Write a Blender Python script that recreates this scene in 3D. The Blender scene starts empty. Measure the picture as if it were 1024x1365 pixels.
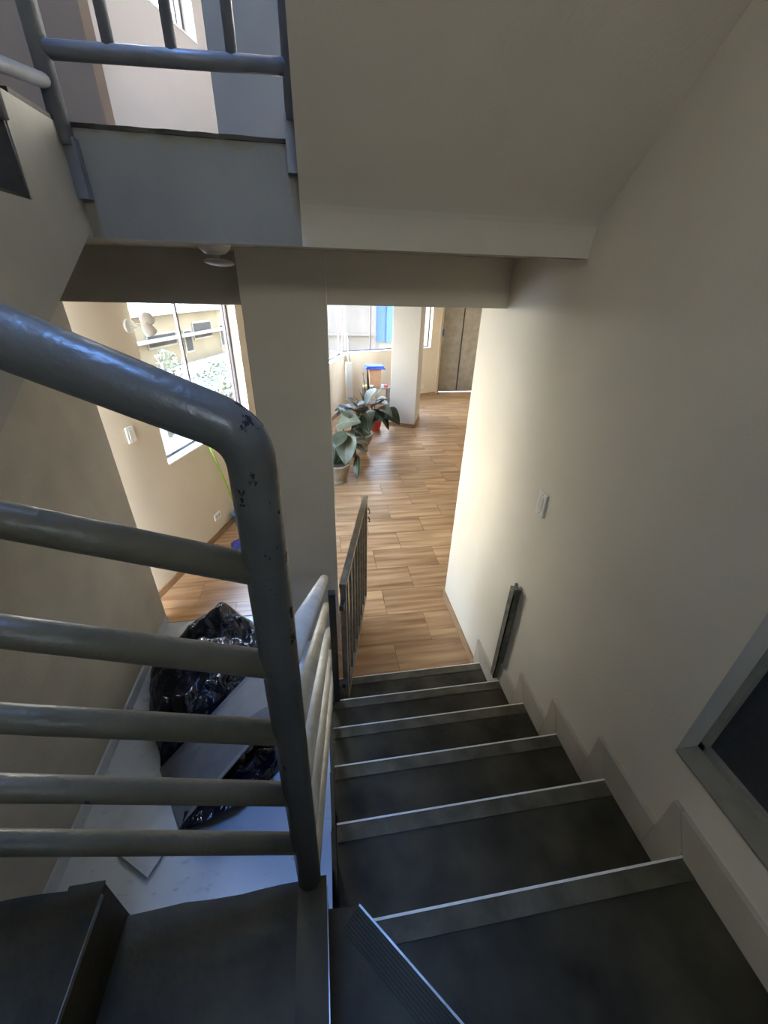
import bpy, bmesh, math, random
from mathutils import Vector, Matrix, noise
random.seed(7)
PI = math.pi
S = bpy.context.scene
COL = S.collection

# ------------------------------------------------------------------ camera
W, H, FPX = 1024, 1365, 533.77
R_RIGHT = Vector((0, 0, 0)); CAM = Vector((-1.1232, -1.9259, 2.6761))
def cam_axes(yaw=0.1701, pitch=0.5199, roll=0.0304):
    cy, sy, cp, sp = math.cos(yaw), math.sin(yaw), math.cos(pitch), math.sin(pitch)
    f = Vector((sy*cp, cy*cp, -sp)); r = Vector((cy, -sy, 0)); u = r.cross(f)
    c, s = math.cos(roll), math.sin(roll)
    return c*r + s*u, -s*r + c*u, f
AX, AY, AF = cam_axes()
cd = bpy.data.cameras.new('camera'); cam = bpy.data.objects.new('camera', cd); COL.objects.link(cam)
cd.sensor_fit = 'VERTICAL'; cd.sensor_height = 36; cd.lens = FPX*36/H; cd.clip_start = .02; cd.clip_end = 300
m = Matrix.Identity(4)
for i in range(3):
    m[i][0], m[i][1], m[i][2], m[i][3] = AX[i], AY[i], -AF[i], CAM[i]
cam.matrix_world = m
S.camera = cam

# ------------------------------------------------------------------ sky, light, exposure
wd = bpy.data.worlds.new('world'); S.world = wd; wd.use_nodes = True
wt = wd.node_tree; wt.nodes.clear()
def wn(t, **k):
    n = wt.nodes.new(t)
    for a, b in k.items(): setattr(n, a, b)
    return n
tc = wn('ShaderNodeTexCoord'); sx = wn('ShaderNodeSeparateXYZ'); rp = wn('ShaderNodeValToRGB')
bg = wn('ShaderNodeBackground'); wo = wn('ShaderNodeOutputWorld')
SKY = 10.0
rp.color_ramp.elements[0].position = 0.0; rp.color_ramp.elements[0].color = (.85, .79, .70, 1)
rp.color_ramp.elements[1].position = 1.0; rp.color_ramp.elements[1].color = (.25, .45, 1.0, 1)
e = rp.color_ramp.elements.new(.25); e.color = (.82, .795, .75, 1)
e = rp.color_ramp.elements.new(.6); e.color = (.58, .74, 1.0, 1)
wt.links.new(tc.outputs['Generated'], sx.inputs[0]); wt.links.new(sx.outputs['Z'], rp.inputs[0])
wt.links.new(rp.outputs[0], bg.inputs[0]); bg.inputs[1].default_value = SKY
wt.links.new(bg.outputs[0], wo.inputs[0])
S.view_settings.view_transform = 'Standard'; S.view_settings.look = 'None'
S.view_settings.exposure = 2.3; S.view_settings.gamma = 1.0; S.view_settings.use_curve_mapping = False
S.cycles.max_bounces = 14; S.cycles.diffuse_bounces = 10; S.cycles.glossy_bounces = 4
S.cycles.transparent_max_bounces = 12; S.cycles.use_denoising = True
S.cycles.sample_clamp_indirect = 8.0

# ------------------------------------------------------------------ helpers
def mat(name, c1, c2=None, rough=.7, scale=4.0, detail=4, bump=0.0, bscale=60.0, metal=0.0, stretch=(1, 1, 1), lo=.35, hi=.65, spec=.5, rand=0.0, coord='Object'):
    M = bpy.data.materials.new(name); M.use_nodes = True
    t = M.node_tree; b = t.nodes['Principled BSDF']
    b.inputs['Roughness'].default_value = rough; b.inputs['Metallic'].default_value = metal
    b.inputs['Specular IOR Level'].default_value = spec
    co = t.nodes.new('ShaderNodeTexCoord'); mp = t.nodes.new('ShaderNodeMapping'); mp.inputs['Scale'].default_value = stretch
    t.links.new(co.outputs[coord], mp.inputs[0])
    n = t.nodes.new('ShaderNodeTexNoise'); n.inputs['Scale'].default_value = scale; n.inputs['Detail'].default_value = detail
    t.links.new(mp.outputs[0], n.inputs['Vector'])
    r = t.nodes.new('ShaderNodeValToRGB')
    r.color_ramp.elements[0].position = lo; r.color_ramp.elements[1].position = hi
    r.color_ramp.elements[0].color = (*c1, 1); r.color_ramp.elements[1].color = (*(c2 or c1), 1)
    t.links.new(n.outputs[0], r.inputs[0])
    out = r.outputs[0]
    if rand:
        oi = t.nodes.new('ShaderNodeObjectInfo'); mr = t.nodes.new('ShaderNodeMapRange')
        mr.inputs['To Min'].default_value = 1-rand; mr.inputs['To Max'].default_value = 1+rand
        hs = t.nodes.new('ShaderNodeHueSaturation')
        t.links.new(oi.outputs['Random'], mr.inputs['Value']); t.links.new(mr.outputs[0], hs.inputs['Value'])
        t.links.new(out, hs.inputs['Color']); out = hs.outputs[0]
        mu = t.nodes.new('ShaderNodeMath'); mu.operation = 'MULTIPLY'; mu.inputs[1].default_value = 37.0
        cx = t.nodes.new('ShaderNodeCombineXYZ')
        t.links.new(oi.outputs['Random'], mu.inputs[0]); t.links.new(mu.outputs[0], cx.inputs[0]); t.links.new(mu.outputs[0], cx.inputs[1])
        t.links.new(cx.outputs[0], mp.inputs['Location'])
    t.links.new(out, b.inputs['Base Color'])
    if bump:
        n2 = t.nodes.new('ShaderNodeTexNoise'); n2.inputs['Scale'].default_value = bscale; n2.inputs['Detail'].default_value = 3
        t.links.new(co.outputs[coord], n2.inputs['Vector'])
        bp_ = t.nodes.new('ShaderNodeBump'); bp_.inputs['Strength'].default_value = bump; bp_.inputs['Distance'].default_value = .01
        t.links.new(n2.outputs[0], bp_.inputs['Height']); t.links.new(bp_.outputs[0], b.inputs['Normal'])
    return M

def chip(M, scale, lo, hi, col, stretch=(1, 1, 1), rough=.9, area=(2.0, .5)):
    """bare patches where the paint has flaked off"""
    t = M.node_tree; b = t.nodes['Principled BSDF']
    src = b.inputs['Base Color'].links[0].from_socket
    co = t.nodes.new('ShaderNodeTexCoord'); mp = t.nodes.new('ShaderNodeMapping'); mp.inputs['Scale'].default_value = stretch
    t.links.new(co.outputs['Object'], mp.inputs[0])
    n = t.nodes.new('ShaderNodeTexNoise'); n.inputs['Scale'].default_value = scale; n.inputs['Detail'].default_value = 6
    n.inputs['Roughness'].default_value = .6
    t.links.new(mp.outputs[0], n.inputs['Vector'])
    n2 = t.nodes.new('ShaderNodeTexNoise'); n2.inputs['Scale'].default_value = area[0]
    t.links.new(co.outputs['Object'], n2.inputs['Vector'])
    ad = t.nodes.new('ShaderNodeMath'); ad.operation = 'MULTIPLY_ADD'; ad.inputs[1].default_value = area[1]
    t.links.new(n2.outputs[0], ad.inputs[0]); t.links.new(n.outputs[0], ad.inputs[2])
    r = t.nodes.new('ShaderNodeValToRGB'); r.color_ramp.elements[0].position = lo; r.color_ramp.elements[1].position = hi
    t.links.new(ad.outputs[0], r.inputs[0])
    mx = t.nodes.new('ShaderNodeMix'); mx.data_type = 'RGBA'
    t.links.new(r.outputs[0], mx.inputs[0]); t.links.new(src, mx.inputs[6]); mx.inputs[7].default_value = (*col, 1)
    t.links.new(mx.outputs[2], b.inputs['Base Color'])
    m2 = t.nodes.new('ShaderNodeMapRange'); m2.inputs['To Min'].default_value = b.inputs['Roughness'].default_value; m2.inputs['To Max'].default_value = rough
    t.links.new(r.outputs[0], m2.inputs['Value']); t.links.new(m2.outputs[0], b.inputs['Roughness'])
    return M

def glass_mat(name, tint=(.95, .97, .97), gloss=.06, frosted=None):
    M = bpy.data.materials.new(name); M.use_nodes = True; t = M.node_tree
    o = t.nodes['Material Output']; t.nodes.remove(t.nodes['Principled BSDF'])
    tr = t.nodes.new('ShaderNodeBsdfTransparent'); tr.inputs[0].default_value = (*tint, 1)
    gl = t.nodes.new('ShaderNodeBsdfGlossy'); gl.inputs['Roughness'].default_value = .02
    nz = t.nodes.new('ShaderNodeTexNoise'); nz.inputs['Scale'].default_value = 3
    mr = t.nodes.new('ShaderNodeMapRange'); mr.inputs['To Min'].default_value = gloss*.6; mr.inputs['To Max'].default_value = gloss*1.4
    t.links.new(nz.outputs[0], mr.inputs['Value'])
    mx = t.nodes.new('ShaderNodeMixShader'); t.links.new(mr.outputs[0], mx.inputs[0])
    t.links.new(tr.outputs[0], mx.inputs[1]); t.links.new(gl.outputs[0], mx.inputs[2]); t.links.new(mx.outputs[0], o.inputs[0])
    return M

def add_box(bm, lo, hi, M=None):
    x0, y0, z0 = lo; x1, y1, z1 = hi
    v = [bm.verts.new(c) for c in ((x0,y0,z0),(x1,y0,z0),(x1,y1,z0),(x0,y1,z0),(x0,y0,z1),(x1,y0,z1),(x1,y1,z1),(x0,y1,z1))]
    for f in ((3,2,1,0),(4,5,6,7),(0,1,5,4),(1,2,6,5),(2,3,7,6),(3,0,4,7)): bm.faces.new([v[i] for i in f])
    if M is not None:
        for k in v: k.co = M @ k.co
    return v
def add_prism(bm, poly, vec):
    """closed polygon (3-D points) pushed along vec"""
    vec = Vector(vec); a = [bm.verts.new(Vector(p)) for p in poly]; b = [bm.verts.new(Vector(p)+vec) for p in poly]
    n = len(a); bm.faces.new(a); bm.faces.new(b[::-1])
    for i in range(n): bm.faces.new((a[i], b[i], b[(i+1) % n], a[(i+1) % n]))
    return a+b
def add_tube(bm, pts, r, seg=14, cap=True, round_end=False):
    pts = [Vector(p) for p in pts]; rs = r if isinstance(r, (list, tuple)) else [r]*len(pts)
    rings = []; up = None
    for i, p in enumerate(pts):
        d = (pts[min(i+1, len(pts)-1)] - pts[max(i-1, 0)]).normalized()
        if up is None:
            up = Vector((0, 0, 1)) if abs(d.z) < .9 else Vector((0, 1, 0))
        s = d.cross(up).normalized(); up = s.cross(d).normalized()
        rings.append([bm.verts.new(p + rs[i]*(math.cos(2*PI*k/seg)*s + math.sin(2*PI*k/seg)*up)) for k in range(seg)])
    for a, b in zip(rings, rings[1:]):
        for k in range(seg):
            f = bm.faces.new((a[k], a[(k+1) % seg], b[(k+1) % seg], b[k])); f.smooth = True
    if cap:
        bm.faces.new(rings[0][::-1]); bm.faces.new(rings[-1])
    return rings
def add_lathe(bm, prof, c=(0, 0, 0), seg=24, axis='Z'):
    c = Vector(c); rings = []
    for r, z in prof:
        ring = []
        for k in range(seg):
            a = 2*PI*k/seg
            ring.append(bm.verts.new(c + Vector((r*math.cos(a), r*math.sin(a), z))))
        rings.append(ring)
    for a, b in zip(rings, rings[1:]):
        for k in range(seg):
            f = bm.faces.new((a[k], a[(k+1) % seg], b[(k+1) % seg], b[k])); f.smooth = True
    bm.faces.new(rings[0][::-1]); bm.faces.new(rings[-1])
def fillet(pts, rad, n=8):
    pts = [Vector(p) for p in pts]; out = [pts[0]]
    for a, b, c in zip(pts, pts[1:], pts[2:]):
        u = (a-b).normalized(); v = (c-b).normalized(); ang = u.angle(v); t = rad/math.tan(ang/2)
        p0 = b+u*t; p1 = b+v*t
        for i in range(n+1):
            k = i/n; out.append((1-k)**2*p0 + 2*k*(1-k)*b + k*k*p1)
    out.append(pts[-1]); return out
def obj(name, bm, m, parent=None, bevel=0.0, smooth=False, loc=None):
    me = bpy.data.meshes.new(name)
    bmesh.ops.recalc_face_normals(bm, faces=bm.faces)
    if bevel:
        bmesh.ops.bevel(bm, geom=list(bm.edges), offset=bevel, segments=2, profile=.5, affect='EDGES', clamp_overlap=True)
    if loc is not None:
        bmesh.ops.translate(bm, verts=bm.verts, vec=-Vector(loc))
    bm.to_mesh(me); bm.free()
    if smooth:
        for p in me.polygons: p.use_smooth = True
    me.materials.append(m)
    o = bpy.data.objects.new(name, me); COL.objects.link(o)
    if loc is not None: o.location = loc
    if parent is not None:
        o.parent = parent
        if parent.type == 'EMPTY' or parent.location.length: o.matrix_parent_inverse = Matrix.Translation(parent.location).inverted() if parent.parent is None else Matrix.Translation(parent.matrix_basis.to_translation()).inverted()
    return o
def boxobj(name, lo, hi, m, parent=None, bevel=0.0, M=None):
    bm = bmesh.new(); add_box(bm, lo, hi, M); return obj(name, bm, m, parent, bevel)
def tubeobj(name, pts, r, m, parent=None, seg=14):
    bm = bmesh.new(); add_tube(bm, pts, r, seg); return obj(name, bm, m, parent)
def tag(o, label, cat, group=None, kind=None):
    o['label'] = label; o['category'] = cat
    if group: o['group'] = group
    if kind: o['kind'] = kind
    return o
def thing(name, label, cat, loc=(0, 0, 0), group=None):
    o = bpy.data.objects.new(name, None); COL.objects.link(o); o.location = loc; o.empty_display_size = .1
    return tag(o, label, cat, group)
def struct(o): o['kind'] = 'structure'; return o
def struct_empty(name, loc=(0, 0, 0)):
    o = bpy.data.objects.new(name, None); COL.objects.link(o); o.location = loc; return struct(o)
def ray(px, py): return (AX*((px-W/2)/FPX) - AY*((py-H/2)/FPX) + AF)
def aty(px, py, y):
    d = ray(px, py); return CAM + d*((y-CAM.y)/d.y)
def atz(px, py, z):
    d = ray(px, py); return CAM + d*((z-CAM.z)/d.z)
# facade frame: s runs along the wall, w outward, z up
FA = Vector((-2.714, 1.294, 0)); FD = Vector((.32121, .94701, 0)); FN = Vector((-.94701, .32121, 0))
FM = Matrix(((FD.x, FN.x, 0, FA.x), (FD.y, FN.y, 0, FA.y), (0, 0, 1, 0), (0, 0, 0, 1)))
def F(s, w, z): return FA + FD*s + FN*w + Vector((0, 0, z))
# far window wall frame
GA = Vector((-.46, 7.95, 0)); GD = Vector((2.58, 1.10, 0)).normalized(); GN = Vector((-GD.y, GD.x, 0))
GM = Matrix(((GD.x, GN.x, 0, GA.x), (GD.y, GN.y, 0, GA.y), (0, 0, 1, 0), (0, 0, 0, 1)))

# ------------------------------------------------------------------ materials
m_wall = mat('wall_paint', (.67, .615, .505), (.71, .655, .545), rough=.62, scale=2.2, bump=.12, bscale=90, spec=.35)
m_room = mat('room_paint', (.62, .535, .41), (.66, .575, .445), rough=.7, scale=2, bump=.1, bscale=80)
m_col = mat('inner_column_paint', (.52, .50, .465), (.56, .54, .50), rough=.7, scale=2)
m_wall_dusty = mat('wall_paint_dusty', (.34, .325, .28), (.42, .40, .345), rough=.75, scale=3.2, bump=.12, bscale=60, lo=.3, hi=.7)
m_soffit = mat('soffit_paint', (.53, .49, .415), (.57, .53, .45), rough=.7, scale=2.5, bump=.1, bscale=80)
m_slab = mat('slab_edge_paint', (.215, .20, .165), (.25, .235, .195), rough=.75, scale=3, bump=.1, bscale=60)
m_upcol = mat('dimmed_column_paint', (.17, .165, .15), (.195, .19, .175), rough=.8, scale=3)  # same column as below, colour darkened for the dimmer light upstairs
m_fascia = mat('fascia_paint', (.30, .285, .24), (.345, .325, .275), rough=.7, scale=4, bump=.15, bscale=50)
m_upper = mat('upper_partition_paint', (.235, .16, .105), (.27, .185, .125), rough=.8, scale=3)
m_upper_room = mat('upper_room_paint', (.44, .405, .385), (.47, .43, .405), rough=.8, scale=2)
m_tread = mat('polished_cement', (.013, .0112, .0058), (.074, .065, .039), rough=.58, scale=4.5, detail=10, spec=.3, bump=.25, bscale=35, lo=.3, hi=.70, rand=.1)
m_band = mat('worn_cement_band', (.070, .062, .040), (.135, .121, .083), spec=.3, rough=.6, scale=9, bump=.3, bscale=80)
m_edge = mat('metal_edge_glint', (.84, .82, .74), (.94, .92, .84), rough=.4, scale=60)  # near-white colour paints the glint along the metal edges
m_skirt = mat('skirting_ceramic', (.46, .415, .33), (.52, .47, .38), rough=.5, scale=6, bump=.08, bscale=40, rand=.05)
m_pipe = chip(mat('grey_pipe_paint', (.155, .155, .15), (.20, .20, .19), rough=.38, scale=8, bump=.2, bscale=55), 26, .885, .905, (.012, .012, .012), (1, 1, .55), area=(3.2, .55))
m_hand = mat('chipped_handrail_paint', (.085, .083, .076), (.115, .112, .102), rough=.34, scale=8, bump=.2, bscale=55)
chip(m_hand, 34, .80, .82, (.010, .010, .010), (1, 1, .6), area=(2.0, .5))
t_ = m_hand.node_tree
ma_ = [n for n in t_.nodes if n.type == 'MATH' and n.operation == 'MULTIPLY_ADD'][0]
tc_ = t_.nodes.new('ShaderNodeTexCoord'); sp_ = t_.nodes.new('ShaderNodeSeparateXYZ'); mrx = t_.nodes.new('ShaderNodeMapRange'); mrz = t_.nodes.new('ShaderNodeMapRange'); mul_ = t_.nodes.new('ShaderNodeMath'); mul_.operation = 'MULTIPLY'
mrx.inputs['From Min'].default_value = -1.29; mrx.inputs['From Max'].default_value = -1.205; mrz.inputs['From Min'].default_value = 1.75; mrz.inputs['From Max'].default_value = 2.5
mrx.inputs['To Min'].default_value = .25; mrz.inputs['To Min'].default_value = .35
t_.links.new(tc_.outputs['Object'], sp_.inputs[0]); t_.links.new(sp_.outputs[0], mrx.inputs['Value']); t_.links.new(sp_.outputs[2], mrz.inputs['Value'])
t_.links.new(mrx.outputs[0], mul_.inputs[0]); t_.links.new(mrz.outputs[0], mul_.inputs[1]); t_.links.new(mul_.outputs[0], ma_.inputs[0]); ma_.inputs[1].default_value = .20
m_pipe_up = mat('blue_grey_pipe_paint', (.13, .135, .145), (.18, .185, .195), rough=.4, scale=8, bump=.2, bscale=55)
m_pipe2 = chip(mat('dusty_pipe_paint', (.105, .092, .060), (.155, .136, .092), rough=.42, scale=9, bump=.3, bscale=50, stretch=(1, 1, 1)), 20, .98, 1.0, (.06, .055, .05), area=(3, .5))
m_pipe3 = mat('window_lit_pipe_paint', (.50, .46, .38), (.62, .575, .48), rough=.5, scale=10, bump=.25, bscale=50)  # grey pipes, window light put into the colour as cream
m_black = mat('black_painted_steel', (.022, .022, .022), (.04, .04, .038), rough=.5, scale=20)
m_gate = mat('gate_steel', (.19, .165, .12), (.28, .245, .185), rough=.45, scale=16, metal=.3)
m_rust = chip(mat('weathered_steel', (.12, .118, .085), (.22, .21, .155), rough=.7, scale=22, bump=.5, bscale=60), 30, .9, .96, (.02, .02, .016), area=(5, .4))
m_marble = mat('sky_tinted_marble', (.40, .455, .54), (.52, .565, .63), rough=.35, scale=2.6, detail=10, lo=.28, hi=.55, bump=.05, bscale=30)  # white marble with the blue skylight cast mixed into its colour
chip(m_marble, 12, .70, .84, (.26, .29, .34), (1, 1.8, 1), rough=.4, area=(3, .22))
m_grout = mat('grout', (.14, .095, .060), (.19, .13, .085), rough=.9, scale=20)
def wood_mat():
    M = mat('wood_look_tile', (.20, .092, .034), (.47, .285, .140), rough=.33, scale=2.2, detail=8, stretch=(.5, 6.0, 1), lo=.30, hi=.66, rand=.10, bump=.04, bscale=20)
    n = [x for x in M.node_tree.nodes if x.type == 'TEX_NOISE'][0]
    n.inputs['Distortion'].default_value = .35
    return M
m_wood = wood_mat()
m_base = mat('wood_look_skirting', (.24, .135, .065), (.40, .25, .13), rough=.4, scale=5, stretch=(1.5, 1.5, 14), rand=.1)
m_white = mat('white_plastic', (.56, .53, .46), (.60, .57, .50), rough=.4, scale=5)
m_white_frame = mat('white_sill', (.78, .78, .76), (.83, .83, .80), rough=.4, scale=8)
m_plate = mat('white_switch_plastic', (.74, .72, .66), (.78, .76, .70), rough=.4, scale=5)
m_frame = mat('dark_window_frame', (.05, .038, .042), (.075, .058, .06), rough=.4, scale=30)
m_glass = glass_mat('window_glass')
m_dark_glass = mat('dusky_frosted_glass', (.040, .041, .046), (.052, .053, .058), rough=.5, scale=40)
m_door = mat('brushed_door_steel', (.26, .235, .20), (.34, .31, .265), rough=.42, scale=6, detail=8, metal=.45, bump=.06, bscale=15)
m_blue = mat('blue_plastic', (.015, .045, .30), (.02, .06, .36), rough=.4, scale=10)
m_navy = mat('navy_cloth', (.012, .013, .075), (.02, .02, .11), rough=.8, scale=20)
m_bucket = mat('sky_blue_plastic', (.10, .27, .50), (.13, .32, .56), rough=.4, scale=10)
m_green = mat('green_broom_stick', (.22, .36, .05), (.30, .44, .08), rough=.4, scale=10)
m_card = mat('brown_cardboard', (.32, .17, .085), (.38, .21, .11), rough=.85, scale=10)
m_yellow = mat('yellow_tape_roll', (.55, .36, .05), (.62, .42, .08), rough=.6, scale=20)
m_red = mat('red_plastic', (.42, .045, .025), (.5, .06, .035), rough=.5, scale=20)
m_stool = mat('dark_stool_wood', (.16, .115, .085), (.24, .175, .13), rough=.6, scale=8, stretch=(1, 8, 8))
m_pot = mat('stone_clay_pot', (.20, .155, .105), (.34, .275, .19), rough=.75, scale=7, bump=.4, bscale=30)
m_soil = mat('dark_soil', (.02, .015, .01), (.05, .035, .02), rough=.95, scale=30, bump=.8, bscale=40)
m_board = mat('board_shaded', (.125, .125, .13), (.15, .15, .155), rough=.6, scale=12)  # far half of the board, shade put into the colour
m_steel = mat('worn_steel', (.35, .34, .31), (.5, .48, .44), rough=.35, scale=20, metal=.8)
def leaf_mat(name, a, b):
    M = mat(name, a, b, rough=.42, scale=7, detail=6, lo=.3, hi=.7, rand=.18)
    return M
m_leaf = leaf_mat('silvery_leaf', (.030, .040, .022), (.078, .092, .060))
m_leaf_d = leaf_mat('deep_green_leaf', (.012, .024, .009), (.028, .046, .018))
m_leaf_p = leaf_mat('pale_leaf', (.075, .088, .062), (.125, .140, .105))
m_vein = mat('pale_midrib', (.19, .22, .16), (.24, .27, .2), rough=.5, scale=10)
def bag_mat():
    M = mat('black_bin_bag_plastic', (.003, .004, .009), (.008, .010, .022), rough=.17, scale=6, spec=.5)
    t = M.node_tree; b = t.nodes['Principled BSDF']
    co = t.nodes.new('ShaderNodeTexCoord')
    v = t.nodes.new('ShaderNodeTexNoise'); v.inputs['Scale'].default_value = 7; v.inputs['Detail'].default_value = 3; v.inputs['Distortion'].default_value = 1.6
    t.links.new(co.outputs['Object'], v.inputs['Vector'])
    v2 = t.nodes.new('ShaderNodeTexVoronoi'); v2.inputs['Scale'].default_value = 5.5; v2.feature = 'DISTANCE_TO_EDGE'
    t.links.new(co.outputs['Object'], v2.inputs['Vector'])
    ad = t.nodes.new('ShaderNodeMath'); ad.operation = 'ADD'
    t.links.new(v.outputs[0], ad.inputs[0]); t.links.new(v2.outputs['Distance'], ad.inputs[1])
    bu = t.nodes.new('ShaderNodeBump'); bu.inputs['Strength'].default_value = .8; bu.inputs['Distance'].default_value = .04
    t.links.new(ad.outputs[0], bu.inputs['Height']); t.links.new(bu.outputs[0], b.inputs['Normal'])
    return M
m_bag = bag_mat()
m_ground = mat('pale_dusty_ground', (.30, .27, .22), (.38, .34, .28), rough=.9, scale=.6)
m_house = mat('ochre_house_wall', (.068, .050, .023), (.085, .064, .032), rough=.85, scale=1.5)
m_house_dim = mat('dim_house_window', (.012, .012, .012), (.02, .0195, .019), rough=.95, scale=2, spec=.05)
m_roof = mat('white_sheet_roof', (.15, .145, .135), (.20, .19, .18), rough=.7, scale=1.2, stretch=(1, 6, 1))
m_roof_pink = mat('pinkish_corrugated_roof', (.036, .032, .034), (.048, .043, .045), rough=.7, scale=2)
m_concrete = mat('beige_rendered_wall', (.055, .048, .041), (.070, .061, .052), rough=.9, scale=1.4, detail=8)
m_tarp = mat('blue_sheet', (.008, .045, .125), (.010, .055, .14), rough=.6, scale=1)
m_pale = mat('pale_house_wall', (.10, .098, .085), (.13, .125, .105), rough=.9, scale=1.5)
m_shrub = mat('shrub_leaf', (.022, .030, .010), (.050, .056, .022), rough=.7, scale=5)

# ------------------------------------------------------------------ setting: shell
Z1, Z2, ZT = 2.79, 3.085, 6.3
ZC = 2.812                                  # ceiling behind the lip of the slab edge
PY0, PY1 = .56, .955                       # beam and column depth
# right wall with a window opening
WY1, WZ0, WY0, WZ1 = -1.32, 1.337, -2.45, 2.45
def right_wall():
    bm = bmesh.new()
    x0, x1 = 0.0, .2
    add_box(bm, (x0, WY1, -.2), (x1, PY1, ZT)); add_box(bm, (x0, -3.4, -.2), (x1, WY0, ZT))
    add_box(bm, (x0, WY0, -.2), (x1, WY1, WZ0)); add_box(bm, (x0, WY0, WZ1), (x1, WY1, ZT))
    return struct(obj('wall_right', bm, m_wall))
right_wall()
w5 = struct_empty('window_1', (0.09, WY0, WZ0))
bm = bmesh.new()
for lo, hi in (((.085, WY0, WZ0), (.125, WY1, WZ0+.028)), ((.085, WY0, WZ1-.028), (.125, WY1, WZ1)), ((.085, WY0, WZ0), (.125, WY0+.028, WZ1)), ((.085, WY1-.02, WZ0), (.125, WY1, WZ1))): add_box(bm, lo, hi)
obj('window_frame', bm, mat('aluminium_frame', (.30, .275, .22), (.36, .33, .265), rough=.6, scale=20), w5)
boxobj('window_pane', (.105, WY0+.025, WZ0+.025), (.115, WY1-.018, WZ1-.025), m_dark_glass, w5)
boxobj('window_sill', (.0, WY0, WZ0-.004), (.086, WY1, WZ0+.004), mat('dusty_sill', (.30, .27, .21), (.36, .32, .25), rough=.8, scale=10), w5)
# left wall of the stairwell (dusty), back wall, roof
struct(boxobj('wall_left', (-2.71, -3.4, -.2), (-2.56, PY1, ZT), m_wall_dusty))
BX0, BX1, BZ0, BZ1 = -1.10, -.60, 3.35, 3.75      # unseen window added behind the camera to brighten the stairwell
bm = bmesh.new()
add_box(bm, (-2.71, -3.6, -.2), (BX0, -3.4, ZT)); add_box(bm, (BX1, -3.6, -.2), (.2, -3.4, ZT)); add_box(bm, (BX0, -3.6, -.2), (BX1, -3.4, BZ0)); add_box(bm, (BX0, -3.6, BZ1), (BX1, -3.4, ZT))
struct(obj('wall_back', bm, m_wall_dusty))
# beams and column
struct(boxobj('trim_1', (-1.055, PY0+.004, 2.562), (0.0, PY1, ZC+.01), m_wall, bevel=.003))
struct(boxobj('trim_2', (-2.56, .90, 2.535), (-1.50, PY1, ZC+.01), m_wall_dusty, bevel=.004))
struct(boxobj('wall_column', (-1.502, PY0, -.05), (-1.048, PY1, ZC+.01), m_wall, bevel=.004))
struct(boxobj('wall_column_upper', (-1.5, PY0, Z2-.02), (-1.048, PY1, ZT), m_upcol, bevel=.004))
# floor slab of the storey above = ceiling of the room
bm = bmesh.new(); ZS = Z2-.02
add_prism(bm, [(-1.85, -.141, 2.783), (-1.85, -.045, 2.783), (-1.85, -.045, ZC), (-1.85, PY1, ZC), (-1.85, PY1, ZS), (-1.85, -.141, ZS)], (1.8495, 0, 0))
add_box(bm, (-2.56, -.14, ZC), (-1.85, PY1, ZS))
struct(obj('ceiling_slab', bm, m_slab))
bm = bmesh.new()
add_prism(bm, [(4.2, PY1, ZC), (4.2, 9.6, ZC), (2.2, 9.6, ZC), (-.45, 8.1, ZC), (-2.83, PY1, ZC)], (0, 0, ZS-ZC))
struct(obj('ceiling', bm, m_soffit))
bm = bmesh.new()
# upper landing: thin dark tile bed with a broken front edge
pts = []
x = -1.85
while x < -1.13:
    pts.append((x, -.1425 - random.uniform(0, .010)*(random.random() < .6), Z2-.02)); x += random.uniform(.02, .05)
pts += [(-1.12, -.147, Z2-.02), (-1.12, .90, Z2-.02), (-2.55, .90, Z2-.02), (-2.55, -.40, Z2-.02), (-1.85, -.40, Z2-.02)]
add_prism(bm, pts, (0, 0, .012))
struct(obj('floor_landing', bm, m_tread))
# roof with a skylight over the stairwell
SK = (-2.1, -1.65, -1.17, -.2)
bm = bmesh.new()
add_box(bm, (-3.2, -3.6, ZT), (SK[0], 10, ZT+.2)); add_box(bm, (SK[2], -3.6, ZT), (4.4, 10, ZT+.2))
add_box(bm, (SK[0], -3.6, ZT), (SK[2], SK[1], ZT+.2)); add_box(bm, (SK[0], SK[3], ZT), (SK[2], 10, ZT+.2))
struct(obj('ceiling_roof', bm, m_soffit))
w7 = struct_empty('window_2', (SK[0], SK[1], ZT+.2))
bm = bmesh.new()
for lo, hi in (((SK[0], SK[1], ZT+.2), (SK[2], SK[1]+.05, ZT+.26)), ((SK[0], SK[3]-.05, ZT+.2), (SK[2], SK[3], ZT+.26)), ((SK[0], SK[1], ZT+.2), (SK[0]+.05, SK[3], ZT+.26)), ((SK[2]-.05, SK[1], ZT+.2), (SK[2], SK[3], ZT+.26))): add_box(bm, lo, hi)
obj('window_frame', bm, m_frame, w7)
boxobj('window_pane', (SK[0]+.04, SK[1]+.04, ZT+.225), (SK[2]-.04, SK[3]-.04, ZT+.235), glass_mat('blue_tinted_skylight', (.80, .90, .97), .05), w7)

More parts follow.
